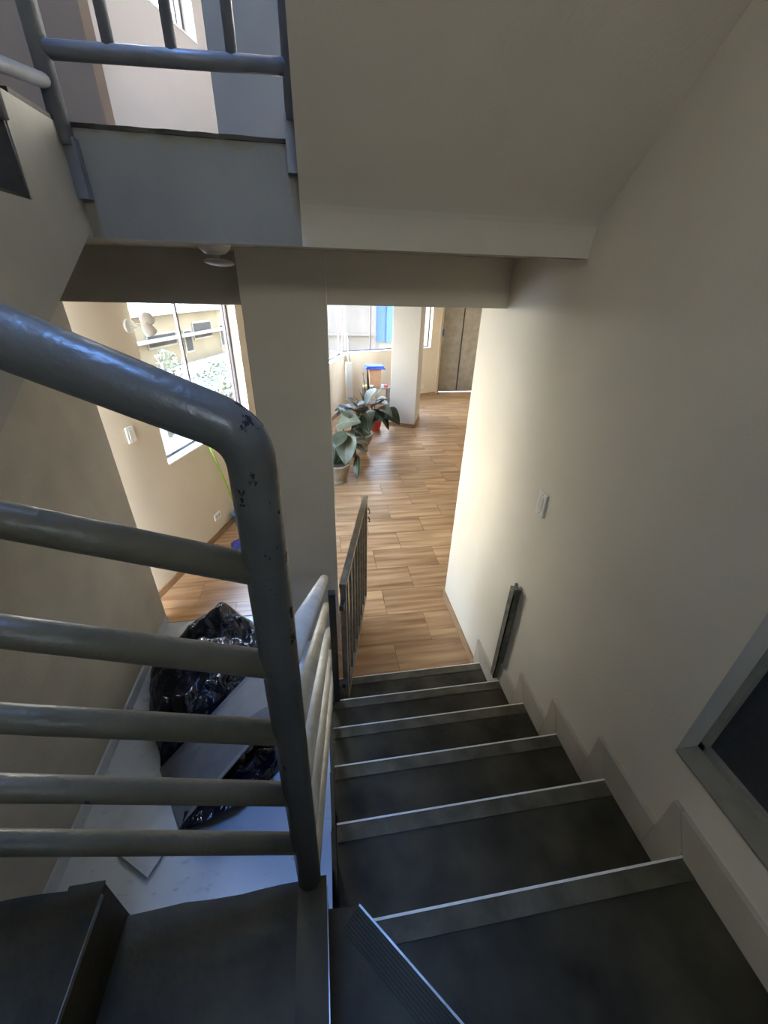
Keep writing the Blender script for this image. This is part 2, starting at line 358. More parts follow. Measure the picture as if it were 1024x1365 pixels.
# facade (window wall), lower storey and upper storey
T = .16
def facade(name, z0, sill1, sill2, head, top, mw):
    bm = bmesh.new()
    for s0, s1, za, zb in ((-.42, .545, z0, top), (.545, 2.2, z0, sill1), (.545, 2.2, head, top), (2.2, 5.1, z0, top), (5.1, 6.95, z0, sill2), (5.1, 6.95, head, top), (6.95, 7.05, z0, sill2), (6.95, 7.05, head, top)):
        add_box(bm, (s0, 0, za), (s1, T, zb), FM)
    return struct(obj(name, bm, mw))
facade('wall_facade', -.1, 1.15, 1.205, 2.62, 3.06, m_room)
facade('wall_facade_upper', 3.06, 4.46, 4.46, 5.85, ZT, m_upper_room)
def window(n, s0, s1, z0, z1, mulls, M, sill=.0):
    e_ = struct_empty(n, M @ Vector((s0, 0, z0)))
    bm = bmesh.new(); f = .03; a, b = T-.06, T-.02
    add_box(bm, (s0, a, z0), (s1, b, z0+f), M); add_box(bm, (s0, a, z1-f), (s1, b, z1), M)
    add_box(bm, (s0, a, z0), (s0+.012, b, z1), M); add_box(bm, (s1-f, a, z0), (s1, b, z1), M)
    obj('window_frame', bm, m_frame, e_)
    edges = [s0+.01] + list(mulls) + [s1-f]
    for q in mulls: boxobj('mullion', (q-.011, a+.006, z0+f), (q+.011, b-.006, z1-f), m_frame, e_, M=M)
    for q0, q1 in zip(edges, edges[1:]): boxobj('window_pane', (q0, a+.016, z0+f*.9), (q1, a+.022, z1-f*.9), m_glass, e_, M=M)
    boxobj('window_sill', (s0, -.006, z0-.012), (s1, a, z0+.003), m_white_frame, e_, M=M)
    return e_
window('window_3', .545, 2.2, 1.15, 2.62, (1.28, 2.12), FM)
window('window_4', 5.1, 6.93, 1.205, 2.62, (5.95,), FM)
window('window_5', .545, 2.2, 4.46, 5.85, (1.45, 2.1), FM)
# far window wall
bm = bmesh.new()
GL = 2.80
for s0, s1, za, zb in ((-.17, GL, -.1, 1.245), (-.17, GL, 2.62, Z2-.02), (1.75, 2.0, 1.245, 2.62), (2.50, GL, 1.245, 2.62)):
    add_box(bm, (s0, 0, za), (s1, T, zb), GM)
struct(obj('wall_far', bm, m_room))
window('window_6', .0, 1.75, 1.245, 2.62, (.745,), GM)
window('window_7', 2.0, 2.50, 1.245, 2.62, (), GM)
BM = Matrix(((-1, 0, 0, BX1), (0, -1, 0, -3.4), (0, 0, 1, 0), (0, 0, 0, 1)))
window('window_added', 0, BX1-BX0, BZ0, BZ1, ((BX1-BX0)/2,), BM)  # added opening, out of view, lets extra light into the stairwell
# jamb to the door, wall over door, room closing walls
DX0, DX1, DY, DZ = 2.235, 3.55, 9.31, 2.32
bm = bmesh.new()
add_prism(bm, [(2.10, 9.03, -.1), (DX0, DY-.02, -.1), (DX0, DY+.2, -.1), (2.05, 9.25, -.1)], (0, 0, Z2))
add_box(bm, (DX0, DY-.02, DZ), (DX1, DY+.2, Z2-.02)); add_box(bm, (DX1, DY-.02, -.1), (4.2, DY+.2, Z2-.02))
struct(obj('wall_door_side', bm, m_room))
struct(boxobj('wall_room_right', (4.0, PY1, -.1), (4.2, 9.5, Z2-.02), m_wall))
struct(boxobj('wall_room_near', (0.2, PY1-.2, -.1), (4.2, PY1, Z2-.02), m_wall))
# inner column near the plants
bm = bmesh.new()
cp = [(.364, 6.398), (.859, 6.156), (1.145, 6.958), (.65, 7.2)]
add_prism(bm, [(x, y, -.05) for x, y in cp], (0, 0, Z1+.05))
struct(obj('wall_column_inner', bm, m_col, bevel=.006))
# upper storey: closing walls
struct(boxobj('wall_upper_partition', (-2.56, .90, Z2-.02), (-2.075, 1.03, ZT), m_upper))
struct(boxobj('wall_upper_room_right', (-1.05, PY1, Z2-.02), (-.9, 6.5, ZT), m_upper_room))

# skylight-lit windows: portals guide the sky light through the modelled openings
def portal(name, M, size):
    l = bpy.data.lights.new(name, 'AREA'); l.shape = 'RECTANGLE'; l.size, l.size_y = size; l.cycles.is_portal = True
    o = bpy.data.objects.new(name, l); COL.objects.link(o); o.matrix_world = M
def pm(c, inward, right):
    z = -Vector(inward).normalized(); x = Vector(right).normalized(); y = z.cross(x)
    return Matrix(((x.x, y.x, z.x, c[0]), (x.y, y.y, z.y, c[1]), (x.z, y.z, z.z, c[2]), (0, 0, 0, 1)))
for sc_, wd_ in ((1.37, 1.66),):
    portal('sky_portal', pm(F(sc_, T+.03, 1.885), -FN, FD), (wd_, 1.47)); portal('sky_portal', pm(F(sc_, T+.03, 5.15), -FN, FD), (wd_, 1.4))
portal('sky_portal', pm(F(6.0, T+.03, 1.91), -FN, FD), (1.85, 1.42))
portal('sky_portal', pm(GA+GD*.87+GN*(T+.03)+Vector((0, 0, 1.93)), -GN, GD), (1.75, 1.38))
portal('sky_portal', pm(GA+GD*2.25+GN*(T+.03)+Vector((0, 0, 1.93)), -GN, GD), (.5, 1.38))
portal('sky_portal', pm((((BX0+BX1)/2), -3.62, (BZ0+BZ1)/2), (0, 1, 0), (1, 0, 0)), (BX1-BX0, BZ1-BZ0))
portal('sky_portal', pm(((SK[0]+SK[2])/2, (SK[1]+SK[3])/2, ZT+.27), (0, 0, -1), (1, 0, 0)), (SK[2]-SK[0], SK[3]-SK[1]))

# ------------------------------------------------------------------ floors
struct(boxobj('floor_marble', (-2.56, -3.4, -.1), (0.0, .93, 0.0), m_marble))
bm = bmesh.new()
add_prism(bm, [(-2.83, .93, -.1), (4.2, .93, -.1), (4.2, 9.6, -.1), (2.2, 9.6, -.1), (-.45, 8.1, -.1)], (0, 0, .094))
add_box(bm, (-1.15, -.05, -.1), (0, .93, .0045))
floor = struct(obj('floor', bm, m_grout))
tile_me = None
def tile_mesh():
    bm = bmesh.new(); add_box(bm, (-.3435, -.1705, -.012), (.3435, .1705, 0)); me = bpy.data.meshes.new('floor_tile')
    bmesh.ops.recalc_face_normals(bm, faces=bm.faces); bm.to_mesh(me); bm.free(); me.materials.append(m_wood); return me
TM = tile_mesh()
def half_clip(poly, nx, ny, c):
    out = []
    for i in range(len(poly)):
        a, b = poly[i], poly[(i+1) % len(poly)]
        da, db = nx*a[0]+ny*a[1]-c, nx*b[0]+ny*b[1]-c
        if da <= 0: out.append(a)
        if (da < 0 < db) or (db < 0 < da):
            k = da/(da-db); out.append((a[0]+k*(b[0]-a[0]), a[1]+k*(b[1]-a[1])))
    return out
ntile = 0
for r in range(-2, 27):
    y0 = .43 + .345*r
    off = -.60 if r % 2 else -.265
    for k in range(-5, 8):
        x0 = off + .695*k
        full = [(x0+.002, y0+.002), (x0+.693, y0+.002), (x0+.693, y0+.343), (x0+.002, y0+.343)]
        regions = []
        if y0+.345 > .93:   # room
            p = half_clip(full, 0, -1, -.931)
            p = half_clip(p, FN.x, FN.y, FN.x*FA.x+FN.y*FA.y-.003) if p else p
            p = half_clip(p, GN.x, GN.y, GN.x*GA.x+GN.y*GA.y-.003) if p else p
            p = half_clip(p, 0, 1, DY+.15) if p else p
            p = half_clip(p, 1, 0, 4.0) if p else p
            if p: regions.append(p)
        if y0 < .93:        # strip in front of the steps
            p = half_clip(full, 0, 1, .929); p = half_clip(p, 1, 0, 0.0) if p else p; p = half_clip(p, -1, 0, 1.15) if p else p
            p = half_clip(p, 0, -1, .05) if p else p
            if p: regions.append(p)
        for p in regions:
            area = abs(sum(p[i][0]*p[(i+1) % len(p)][1]-p[(i+1) % len(p)][0]*p[i][1] for i in range(len(p))))/2
            if area < .004 or len(p) < 3: continue
            cx, cy = x0+.3475, y0+.1725
            if cx > 3.9 and cy < 8: continue
            if cx > 1.6 and cy < 4.5: continue          # behind the right wall, never seen
            if area > .236:
                o = bpy.data.objects.new('floor_tile', TM); COL.objects.link(o); o.location = (cx, cy, .005)
            else:
                bm = bmesh.new(); add_prism(bm, [(a-cx, b-cy, -.012) for a, b in p], (0, 0, .012)); o = obj('floor_tile', bm, m_wood); o.location = (cx, cy, .005)
            o.parent = floor; ntile += 1
# wood-look skirtings
bb = struct_empty('baseboard_right', (0, 0, 0))
boxobj('skirting_board', (-.013, .03, .005), (0, .50, .085), m_base, bb)
boxobj('skirting_board', (-.013, .503, .005), (0, PY1+.01, .085), m_base, bb)
bf = struct_empty('baseboard_facade', F(0, 0, 0))
for s0, s1 in ((-.38, .55), (.553, 1.24), (1.243, 1.93), (1.933, 2.62), (2.623, 3.31), (3.313, 4.0), (4.003, 4.7), (4.703, 5.4), (5.403, 6.1), (6.103, 6.93)): boxobj('skirting_board', (s0, -.013, .005), (s1, 0, .085), m_base, bf, M=FM)
bg_ = struct_empty('baseboard_far', GA)
for s0, s1 in ((.02, .7), (.703, 1.4), (1.403, 2.1), (2.103, 2.79)): boxobj('skirting_board', (s0, -.013, .005), (s1, 0, .085), m_base, bg_, M=GM)
bc = struct_empty('baseboard_column', (.859, 6.156, 0))
for a, b in ((cp[0], cp[1]), (cp[1], cp[2])):
    A, B = Vector((*a, .005)), Vector((*b, .005)); d = (B-A).normalized(); n_ = Vector((d.y, -d.x, 0))*.013
    bm = bmesh.new(); add_prism(bm, [A-d*.013, B+d*.0, B+n_, A+n_-d*.013], (0, 0, .08)); obj('skirting_board', bm, m_base, bc)
bl = struct_empty('baseboard_left', (-2.56, 0, 0))
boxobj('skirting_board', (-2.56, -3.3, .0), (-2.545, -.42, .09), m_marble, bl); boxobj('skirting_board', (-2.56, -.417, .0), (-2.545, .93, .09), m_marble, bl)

# ------------------------------------------------------------------ main staircase
h = .175
YS = [0.0, -.2945, -.5853, -.8819, -1.187, -1.515]     # nosings of steps 1..6
st = thing('staircase', 'dark cement staircase with bright nosing edges descending to the wood floor', 'staircase', (-.57, -.7, 0))
XL = -1.145
def step(i, y_front, y_back, x0=XL, x1=-.0015):
    z = i*h
    o = boxobj('step', (x0, y_back-.02, max(0, z-.34)), (x1, y_front, z), m_tread, st)
    b = boxobj('nosing_band', (x0+.004, y_front-.052, z-.004), (x1-.002, y_front+.004, z+.0035), m_band, o)
    e_ = boxobj('nosing_edge', (x0+.004, y_front+.003, z-.016), (x1-.002, y_front+.0098, z+.0045), m_edge, o)
    return o
YB = YS[1:] + [-3.0]
for i in range(1, 7): step(i, YS[i-1], YB[i-1])
bm = bmesh.new()
prof = []
for i in range(1, 7):
    yf, yb = YS[i-1], YB[i-1]
    prof += [(yf-.004, max(0, (i-1)*h-.02)), (yf-.004, i*h-.02)]
prof = [(-.004, 0.0)] + prof[1:] + [(-1.49, 1.03), (-1.49, 0)]
add_prism(bm, [(-1.165, a, b) for a, b in prof], (.018, 0, 0)); obj('shadow_gap_panel', bm, m_black, st)  # black panel paints the shadow in the gap beside the steps
# winder (step 7) with a ribbed diagonal nosing
z7 = 7*h
A0, A1 = Vector((-1.09, -1.52, z7)), Vector((-.02, -2.705, z7))
dv = (A1-A0).normalized(); nv = Vector((dv.y, -dv.x, 0))       # nv points back onto the winder
if nv.x > 0: nv = -nv
bm = bmesh.new(); add_prism(bm, [(XL-.03, -1.513, 1.06), (-1.09, -1.52, 1.06), (-.02, -2.705, 1.06), (-.02, -3.39, 1.06), (XL-.03, -3.38, 1.06)], (0, 0, z7-1.06))
w7s = obj('step', bm, m_tread, st)
bm = bmesh.new()
for k in range(7):
    a = A0 + nv*(.004+.0075*k) - dv*.0; b = A1 + nv*(.004+.0075*k)
    if k > 0: a = a + dv*0.0
    add_prism(bm, [a, b, b+nv*.0045, a+nv*.0045], (0, 0, .005))
add_prism(bm, [A0, A1, A1+nv*.06, A0+nv*.06], (0, 0, .0025))
obj('ribbed_nosing', bm, m_tread, w7s)
bm = bmesh.new(); add_prism(bm, [A0-nv*.005-Vector((0, 0, .014)), A1-nv*.005-Vector((0, 0, .014)), A1-Vector((0, 0, .014)), A0-Vector((0, 0, .014))], (0, 0, .019)); obj('nosing_edge', bm, m_steel, w7s)
# steps crossing to the left behind the railing, with broken edges over the void
def cross_step(i, x_front, x_back, y1=-1.502):
    z = i*h
    pts = []; x = x_back
    while x < x_front-.015:
        pts.append((x, y1-random.uniform(0, .006), z-.2)); x += random.uniform(.03, .07)
    pts += [(x_front, y1, z-.2), (x_front-.012, -3.38, z-.2), (x_back-.03, -3.38, z-.2)]
    bm = bmesh.new(); add_prism(bm, pts, (0, 0, .2)); o = obj('step', bm, m_tread, st)
    bm = bmesh.new(); add_prism(bm, [(x_front-.065, y1+.001, z-.002), (x_front+.003, y1+.001, z-.002), (x_front-.009, -3.38, z-.002), (x_front-.077, -3.38, z-.002)], (0, 0, .006)); obj('nosing_band', bm, m_tread, o)
    bm = bmesh.new(); add_prism(bm, [(x_front-.001, y1-.02, z-.01), (x_front+.005, y1-.02, z-.01), (x_front-.007, -3.38, z-.01), (x_front-.013, -3.38, z-.01)], (0, 0, .012)); obj('nosing_edge', bm, m_steel, o)
    return o
cross_step(8, -1.17, -1.62); cross_step(9, -1.62, -2.07); cross_step(10, -2.07, -2.525)
# stepped ceramic skirting on the right wall
sk = struct_empty('baseboard_steps', (0, 0, 0))
SH, SO = .143, .11
for i in range(1, 7):
    yf, yb = YS[i-1], YB[i-1]; z = i*h
    A = yb+SO+.002 if i < 6 else -3.3
    zb = z-h+.001 if i > 1 else .086
    cut = SO-.028
    bm = bmesh.new(); add_prism(bm, [(0, A, z), (0, yf-.001, z), (0, yf+cut-.003, z+SH), (0, A, z+SH)], (-.018, 0, 0)); obj('skirting_tile', bm, m_skirt, sk, bevel=.0012)
    bm = bmesh.new(); add_prism(bm, [(0, yf+.0125, zb), (0, yf+SO, zb), (0, yf+SO, z+SH), (0, yf+cut, z+SH), (0, yf+.0125, z+.018)], (-.0175, 0, 0)); obj('skirting_tile', bm, m_skirt, sk, bevel=.0012)
# ------------------------------------------------------------------ upper flights
fl = thing('staircase', 'flight of stairs rising along the left wall up to the landing', 'staircase', (-2.2, -.8, 2.6))
prof = [(-.14, Z2-.02), (-.45, Z2-.02)]
z = Z2-.02; y = -.45
for k in range(4):
    z2 = z-(.222 if k == 0 else .18); prof += [(y, z2), (y-.3, z2)]; y -= .3; z = z2
yb = y; sl = .59
prof += [(yb, 2.796+(yb+.16)*sl), (-.17, 2.79), (-.14, 2.79)]
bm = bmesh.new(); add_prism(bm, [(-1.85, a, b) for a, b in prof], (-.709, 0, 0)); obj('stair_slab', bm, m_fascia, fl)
z = Z2-.02; y = -.45
for k in range(4):
    z2 = z-(.222 if k == 0 else .18)
    boxobj('tread', (-2.555, y-.3, z2), (-1.853, y-.002, z2+.008), m_tread, fl); boxobj('riser', (-2.555, y-.008, z2+.008), (-1.853, y, z-.002), m_black, fl)
    y -= .3; z = z2
fr = thing('staircase', 'plastered underside of the next flight overhead, beside the right wall', 'staircase', (-.57, -1.0, 3.3))
bm = bmesh.new()
zz = lambda y: 3.004+(-.26-y)*.955
prof = [(-.1412, 2.783), (-.142, 2.82), (-.1445, 2.845), (-.149, 2.868), (-.156, 2.888), (-.166, 2.906), (-.180, 2.924), (-.198, 2.944), (-.225, 2.971), (-.26, 3.004), (-2.9, zz(-2.9)), (-2.9, zz(-2.9)+.45), (-.141, 3.4)]
add_prism(bm, [(-.0005, a, b) for a, b in prof], (-1.149, 0, 0)); obj('stair_slab', bm, m_soffit, fr)

# ------------------------------------------------------------------ railings
rl = thing('stair_railing', 'thick grey chipped pipe railing with bent handrail in front of the lens side void', 'railing', (-1.228, -1.5, 1.4))
rl['label'] = 'thick chipped grey pipe railing with bent corner handrail above the marble floor'
P = lambda px, py: aty(px, py, -1.5)
n0, n1 = P(409, 1165), P(345, 640)
nx = -1.2265
nx = -1.2005
hr = fillet([(nx-.008, -1.5, 1.385), (nx+.003, -1.5, 2.5335), P(0, 449)+ (P(0, 449)-P(250, 547))*2.2], .06, 12)
bm = bmesh.new(); add_tube(bm, hr, .0275, 22); obj('handrail', bm, m_hand, rl)
for a, b in (((0, 692), (330, 757)), ((0, 841), (345, 884)), ((0, 957), (365, 976)), ((0, 1050), (380, 1058)), ((0, 1123), (392, 1124))):
    q0, q1 = P(*a), P(*b); d = q0-q1
    tubeobj('rail', [q1 - d*.06, q0 + d*1.2], .0205, m_pipe2, rl, 16)
fr2 = thing('stair_railing', 'worn grey pipe railing, window light painted in as cream, sloping down along the left side of the dark steps', 'railing', (-1.17, -.7, .6))
for k in range(5):
    a = Vector((-1.21, -1.46, 2.12-.205*k)); b = Vector((-1.149+.004*k, .1, 1.03-.225*k))
    d = (b-a).normalized(); r_ = .029 if k == 0 else .0225
    tubeobj('handrail' if k == 0 else 'rail', [a, b, b+d*.012, b+d*.02], [r_, r_, r_*.8, r_*.35], m_pipe3, fr2, 16)
ur = thing('landing_railing', 'blue-grey tube railing with balusters on the edge of the upper landing', 'railing', (-1.5, -.165, Z2))
yr = -.168
def flatpost(x, z0):
    bm = bmesh.new(); add_tube(bm, [(x, yr, z0+.13), (x, yr, 4.05)], .026, 14)
    add_box(bm, (x-.03, yr-.012, z0), (x+.03, yr+.022, z0+.15)); obj('post', bm, m_pipe_up, ur)
flatpost(-1.845, 2.885); flatpost(-1.152, 2.985)
tubeobj('rail', [(-1.845, yr, 3.222), (-1.152, yr, 3.238)], .0215, m_pipe_up, ur)
tubeobj('rail', [(-1.845, yr, 4.04), (-1.152, yr, 4.05)], .026, m_pipe_up, ur)
for x in (-1.66, -1.49, -1.322): tubeobj('baluster', [(x, yr, 3.235), (x, yr, 4.04)], .0165, m_pipe_up, ur)
tubeobj('rail', [(-1.848, yr+.02, 3.158), (-1.85, -.44, 3.11), (-1.85, -1.1, 2.74)], .018, m_pipe_up, ur)
tubeobj('rail', [(-1.848, yr+.02, 3.335), (-1.85, -.44, 3.34), (-1.85, -1.1, 2.97)], .018, m_pipe_up, ur)
tubeobj('post', [(-1.853, -.47, 3.0), (-1.853, -.47, 4.0)], .018, m_pipe_up, ur)

# ------------------------------------------------------------------ gate at the foot of the stairs
gp = thing('gate_post', 'black square steel post at the foot of the sloping railing', 'post', (-1.115, -.275, .35))
boxobj('shaft', (-1.128, -.295, .3505), (-1.09, -.257, 1.235), m_black, gp, bevel=.003)
boxobj('cap', (-1.129, -.296, 1.235), (-1.089, -.256, 1.242), m_black, gp)
gt = thing('gate', 'low brown steel bar gate standing open beside the post', 'gate', (-1.05, -.21, .35))
G0, G1 = Vector((-1.046, -.2, 0)), Vector((-.80, .836, 0)); gd = (G1-G0); gl = gd.length; gd.normalize(); gn = Vector((-gd.y, gd.x, 0))
GT = Matrix(((gd.x, gn.x, 0, G0.x), (gd.y, gn.y, 0, G0.y), (0, 0, 1, 0), (0, 0, 0, 1)))
z0, z1 = .205, 1.2
boxobj('stile', (0, -.016, z0), (.032, .016, z1), m_gate, gt, M=GT); boxobj('stile', (gl-.032, -.016, z0), (gl, .016, z1), m_gate, gt, M=GT)
boxobj('top_rail', (-.004, -.019, z1), (gl, .019, z1+.03), m_gate, gt, M=GT); boxobj('bottom_rail', (.032, -.016, z0), (gl-.032, .016, z0+.03), m_gate, gt, M=GT)
for k in range(1, 8):
    s = gl*k/8; boxobj('bar', (s-.0085, -.0085, z0+.03), (s+.0085, .0085, z1), m_gate, gt, M=GT)
for z in (.42, 1.08): boxobj('hinge', (-.055, -.012, z), (.002, .012, z+.035), m_black, gt, M=GT)
for z in (1.10, 1.02):
    lt = fillet([GT @ Vector((gl, -.01, z)), GT @ Vector((gl+.035, -.02, z+.005)), GT @ Vector((gl+.045, -.03, z-.035)), GT @ Vector((gl+.02, -.03, z-.04))], .012, 4)
    tubeobj('latch_hook', lt, .006, m_rust, gt, 8)
lp = thing('latch_post', 'short weathered steel post fixed to the right wall at the lowest steps', 'post', (-.02, -.24, .35))
bm = bmesh.new(); add_box(bm, (-.046, -.262, .35), (-.04, -.212, 1.125)); add_box(bm, (-.046, -.262, .35), (-.0005, -.255, 1.125)); add_box(bm, (-.046, -.218, .35), (-.0005, -.212, 1.12)); obj('shaft', bm, m_rust, lp)
bm = bmesh.new(); add_box(bm, (-.05, -.264, 1.09), (-.01, -.225, 1.135)); add_box(bm, (-.03, -.235, 1.12), (-.012, -.218, 1.15)); obj('strike_plate', bm, m_rust, lp, bevel=.004)

# ------------------------------------------------------------------ switches, sockets, lamps
def plate(name, label, cat, M, w, hh, sw=True, group=None):
    t = thing(name, label, cat, M.to_translation())
    bm = bmesh.new(); add_box(bm, (-w/2, -.002, -hh/2), (w/2, .010, hh/2), M); obj('plate', bm, m_plate, t, bevel=.003)
    if sw == 'toggle':
        bm = bmesh.new(); add_box(bm, (-w*.22, .010, -hh*.28), (w*.22, .0125, hh*.28), M); obj('rocker', bm, mat('rocker_white', (.66, .63, .56), (.7, .67, .6), rough=.4), t, bevel=.001)
        for q in (-1, 1):
            bm = bmesh.new(); add_box(bm, (-.004, .010, q*hh*.4-.004), (.004, .0115, q*hh*.4+.004), M); obj('screw', bm, m_steel, t)
    else:
        for q in (-1, 1):
            bm = bmesh.new(); add_box(bm, (q*w*.2-.012, .010, -.012), (q*w*.2+.012, .0115, .012), M); obj('socket', bm, mat('socket_grey', (.25, .24, .22), (.3, .29, .26), rough=.5), t)
    return t
def wall_frame(c, right, out):
    r_, o_ = Vector(right), Vector(out)
    return Matrix(((r_.x, o_.x, 0, c[0]), (r_.y, o_.y, 0, c[1]), (r_.z, o_.z, 1, c[2]), (0, 0, 0, 1)))
plate('switch_plate', 'white switch plate on the right wall above the latch post', 'switch', wall_frame((0, -.25, 1.70), (0, 1, 0), (-1, 0, 0)), .078, .13, 'toggle')
plate('switch_plate', 'cream light switch on the window wall below the white floodlight', 'switch', wall_frame(F(.205, 0, 1.55), FD, -FN), .085, .13, 'toggle')
plate('power_outlet', 'white power outlet low on the window wall near the broom stick', 'outlet', wall_frame(F(1.105, 0, .27), FD, -FN), .12, .075, 'out')
plate('power_outlet', 'white power outlet low on the far wall left of the steel door', 'outlet', wall_frame(GA+GD*2.3+Vector((0, 0, .265)), GD, -GN), .12, .075, 'out')
# floodlight on the window wall
sp = thing('floodlight', 'white swivel floodlight on round plate beside the bright left window', 'lamp', F(.5, 0, 2.33))
def disc_tube(name, a, b, r0, r1, m_, par, seg=20):
    bm = bmesh.new(); add_tube(bm, [a, b], [r0, r1], seg); return obj(name, bm, m_, par)
disc_tube('mount_plate', F(.50, -.0, 2.33), F(.50, -.018, 2.33), .055, .05, m_white, sp)
tubeobj('arm', [F(.50, -.015, 2.33), F(.51, -.06, 2.335), F(.545, -.10, 2.34)], .013, m_white, sp, 10)
bm = bmesh.new()
bmesh.ops.create_uvsphere(bm, u_segments=20, v_segments=12, radius=.052); bmesh.ops.translate(bm, verts=bm.verts, vec=F(.575, -.115, 2.378)); obj('lamp_head', bm, m_white, sp, smooth=True)
bm = bmesh.new(); q = F(.575, -.115, 2.378); dq = (FD*.9 - FN*.15 + Vector((0, 0, -.15))).normalized(); add_tube(bm, [q+dq*.036, q+dq*.0525], [.032, .026], 16); obj('lens', bm, m_pot, sp)
bm = bmesh.new(); q = F(.55, -.115, 2.335); dq = (FD*.5 + Vector((0, 0, -.75))).normalized(); add_tube(bm, [q-dq*.03, q+dq*.02, q+dq*.065, q+dq*.072], [.026, .042, .05, .036], 18); obj('sensor', bm, m_white, sp)
# ceiling sensor lamp behind the slab edge
cl = thing('ceiling_lamp', 'white domed lamp with flat oval head hanging under the slab edge', 'lamp', (-1.6, .3, Z1))
LX, LY = -1.53, .22
bm = bmesh.new(); add_lathe(bm, [(.071, 0), (.070, -.012), (.060, -.032), (.04, -.047), (.012, -.052)], (LX, LY, ZC), 24); obj('dome', bm, m_white, cl)
tubeobj('stem', [(LX, LY, ZC-.045), (LX+.004, LY, ZC-.068)], .015, m_white, cl, 10)
bm = bmesh.new()
bmesh.ops.create_uvsphere(bm, u_segments=20, v_segments=10, radius=1); bmesh.ops.scale(bm, vec=(.064, .045, .015), verts=bm.verts); bmesh.ops.rotate(bm, cent=(0, 0, 0), matrix=Matrix.Rotation(.06, 3, 'Y'), verts=bm.verts); bmesh.ops.translate(bm, verts=bm.verts, vec=(LX+.012, LY, ZC-.078)); obj('lamp_head', bm, m_white, cl, smooth=True)

# ------------------------------------------------------------------ steel door
dr = struct_empty('door_1', (DX0, DY, 0))
mid = 2.80
boxobj('door_leaf', (DX0+.03, DY+.02, .026), (mid-.004, DY+.06, DZ-.02), m_door, dr, bevel=.004)
boxobj('door_leaf', (mid+.004, DY+.02, .026), (DX1-.03, DY+.06, DZ-.02), m_door, dr, bevel=.004)
boxobj('dark_gap_strip', (mid-.016, DY+.012, .05), (mid+.016, DY+.022, DZ-.02), m_black, dr, bevel=.003)  # black strip draws the dark gap between the leaves
bm = bmesh.new(); add_box(bm, (DX0, DY, .0), (DX0+.03, DY+.08, DZ)); add_box(bm, (DX1-.03, DY, 0), (DX1, DY+.08, DZ)); add_box(bm, (DX0, DY, DZ-.02), (DX1, DY+.08, DZ)); obj('door_frame', bm, m_door, dr)
boxobj('lock_cover', (2.215, DY-.035, 1.49), (2.275, DY+.005, 1.65), m_blue, dr, bevel=.006)
bm = bmesh.new(); add_tube(bm, [(2.26, DY-.005, 1.36), (2.26, DY-.05, 1.36), (2.24, DY-.05, 1.30), (2.235, DY-.05, 1.24)], .014, 10); add_box(bm, (2.225, DY-.02, 1.29), (2.285, DY+.02, 1.44)); obj('door_handle', bm, m_steel, dr)

# ------------------------------------------------------------------ things on the marble floor
from mathutils.geometry import intersect_line_line_2d
outline = [(-2.03, 1.0), (-1.80, .80), (-1.64, .50), (-1.53, .10), (-1.44, -.30), (-1.50, -.50), (-1.75, -.64), (-1.975, -.72), (-2.09, -.60), (-2.20, -.40), (-2.40, .02), (-2.50, .36), (-2.42, .64), (-2.24, .84)]
L0b, L1b = Vector((-2.218, -.372)), Vector((-1.70, .008))
def bag_mesh():
    bm = bmesh.new(); c = Vector((-1.98, .12)); NA, NR = 150, 60
    n = len(outline); ring_prev = None
    ang = []
    for k in range(NA):
        t = k/NA*n; i = int(t); f = t-i
        a, b = Vector(outline[i]), Vector(outline[(i+1) % n]); p = a.lerp(b, f); ang.append(p)
    rings = []
    for j in range(NR+1):
        u = j/NR; ring = []
        if j == NR: break
        for p in ang:
            q = p.lerp(c, u)
            hgt = (1-(1-u)**2.6)**.55*.26
            # raised corner at the far end and a fold across the middle
            d = (q-Vector((-2.04, .80))).length; hgt += .12*math.exp(-(d/.26)**2)*min(1, u*7)
            d = (q-Vector((-2.1, .25))).length; hgt += .10*math.exp(-(d/.34)**2)
            hgt -= .13*math.exp(-((q.y-.52)/.10)**2)*min(1, u*3)
            v = Vector((q.x*4.2, q.y*4.2, 0)); w = noise.noise(v)*.5 + noise.noise(v*2.3)*.3
            rd = abs(noise.noise(Vector((q.x*7+noise.noise(v*1.7), q.y*5, 3.3))))+.25*abs(noise.noise(Vector((q.x*13, q.y*12, 7.1))))
            hgt += (w*.07 + (.12-rd)*.13)*min(1, u*5)
            ub, pb = (L1b-L0b), (q-L0b); tb = pb.dot(ub)/ub.length_squared; sd = abs((ub.x*pb.y-ub.y*pb.x)/ub.length); sgn = (ub.x*pb.y-ub.y*pb.x)
            if tb > -.1 and sgn < .03 and sd < .50:
                hgt = min(hgt, .012+.303*max(0, tb)*.97-.02)
            hgt = max(.004, hgt) if u > 0 else .002
            ring.append(bm.verts.new((q.x + .012*noise.noise(v*3), q.y + .012*noise.noise(v*3+Vector((5, 0, 0))), hgt)))
        rings.append(ring)
    for a, b in zip(rings, rings[1:]):
        for k in range(NA): bm.faces.new((a[k], a[(k+1) % NA], b[(k+1) % NA], b[k]))
    bm.faces.new(rings[-1]); bm.faces.new(rings[0][::-1])
    return bm
bag = thing('rubbish_bag', 'crumpled glossy black plastic rubbish bag lying on the marble floor', 'bag', (-1.98, .12, 0))
obj('bag_body', bag_mesh(), m_bag, bag, smooth=True)
bm = bmesh.new()
mouth = [(-2.0, -.73, .03), (-1.86, -.74, .10), (-1.72, -.70, .12), (-1.60, -.62, .10), (-1.52, -.52, .05)]
for off, zoff in ((0, 0),):
    top = [bm.verts.new(p) for p in mouth]; bot = [bm.verts.new((x, y+.10, .005)) for x, y, z in mouth]; back = [bm.verts.new((x, y+.12, z+.02)) for x, y, z in mouth]
    for k in range(4):
        bm.faces.new((top[k], top[k+1], back[k+1], back[k])); bm.faces.new((back[k], back[k+1], bot[k+1], bot[k]))
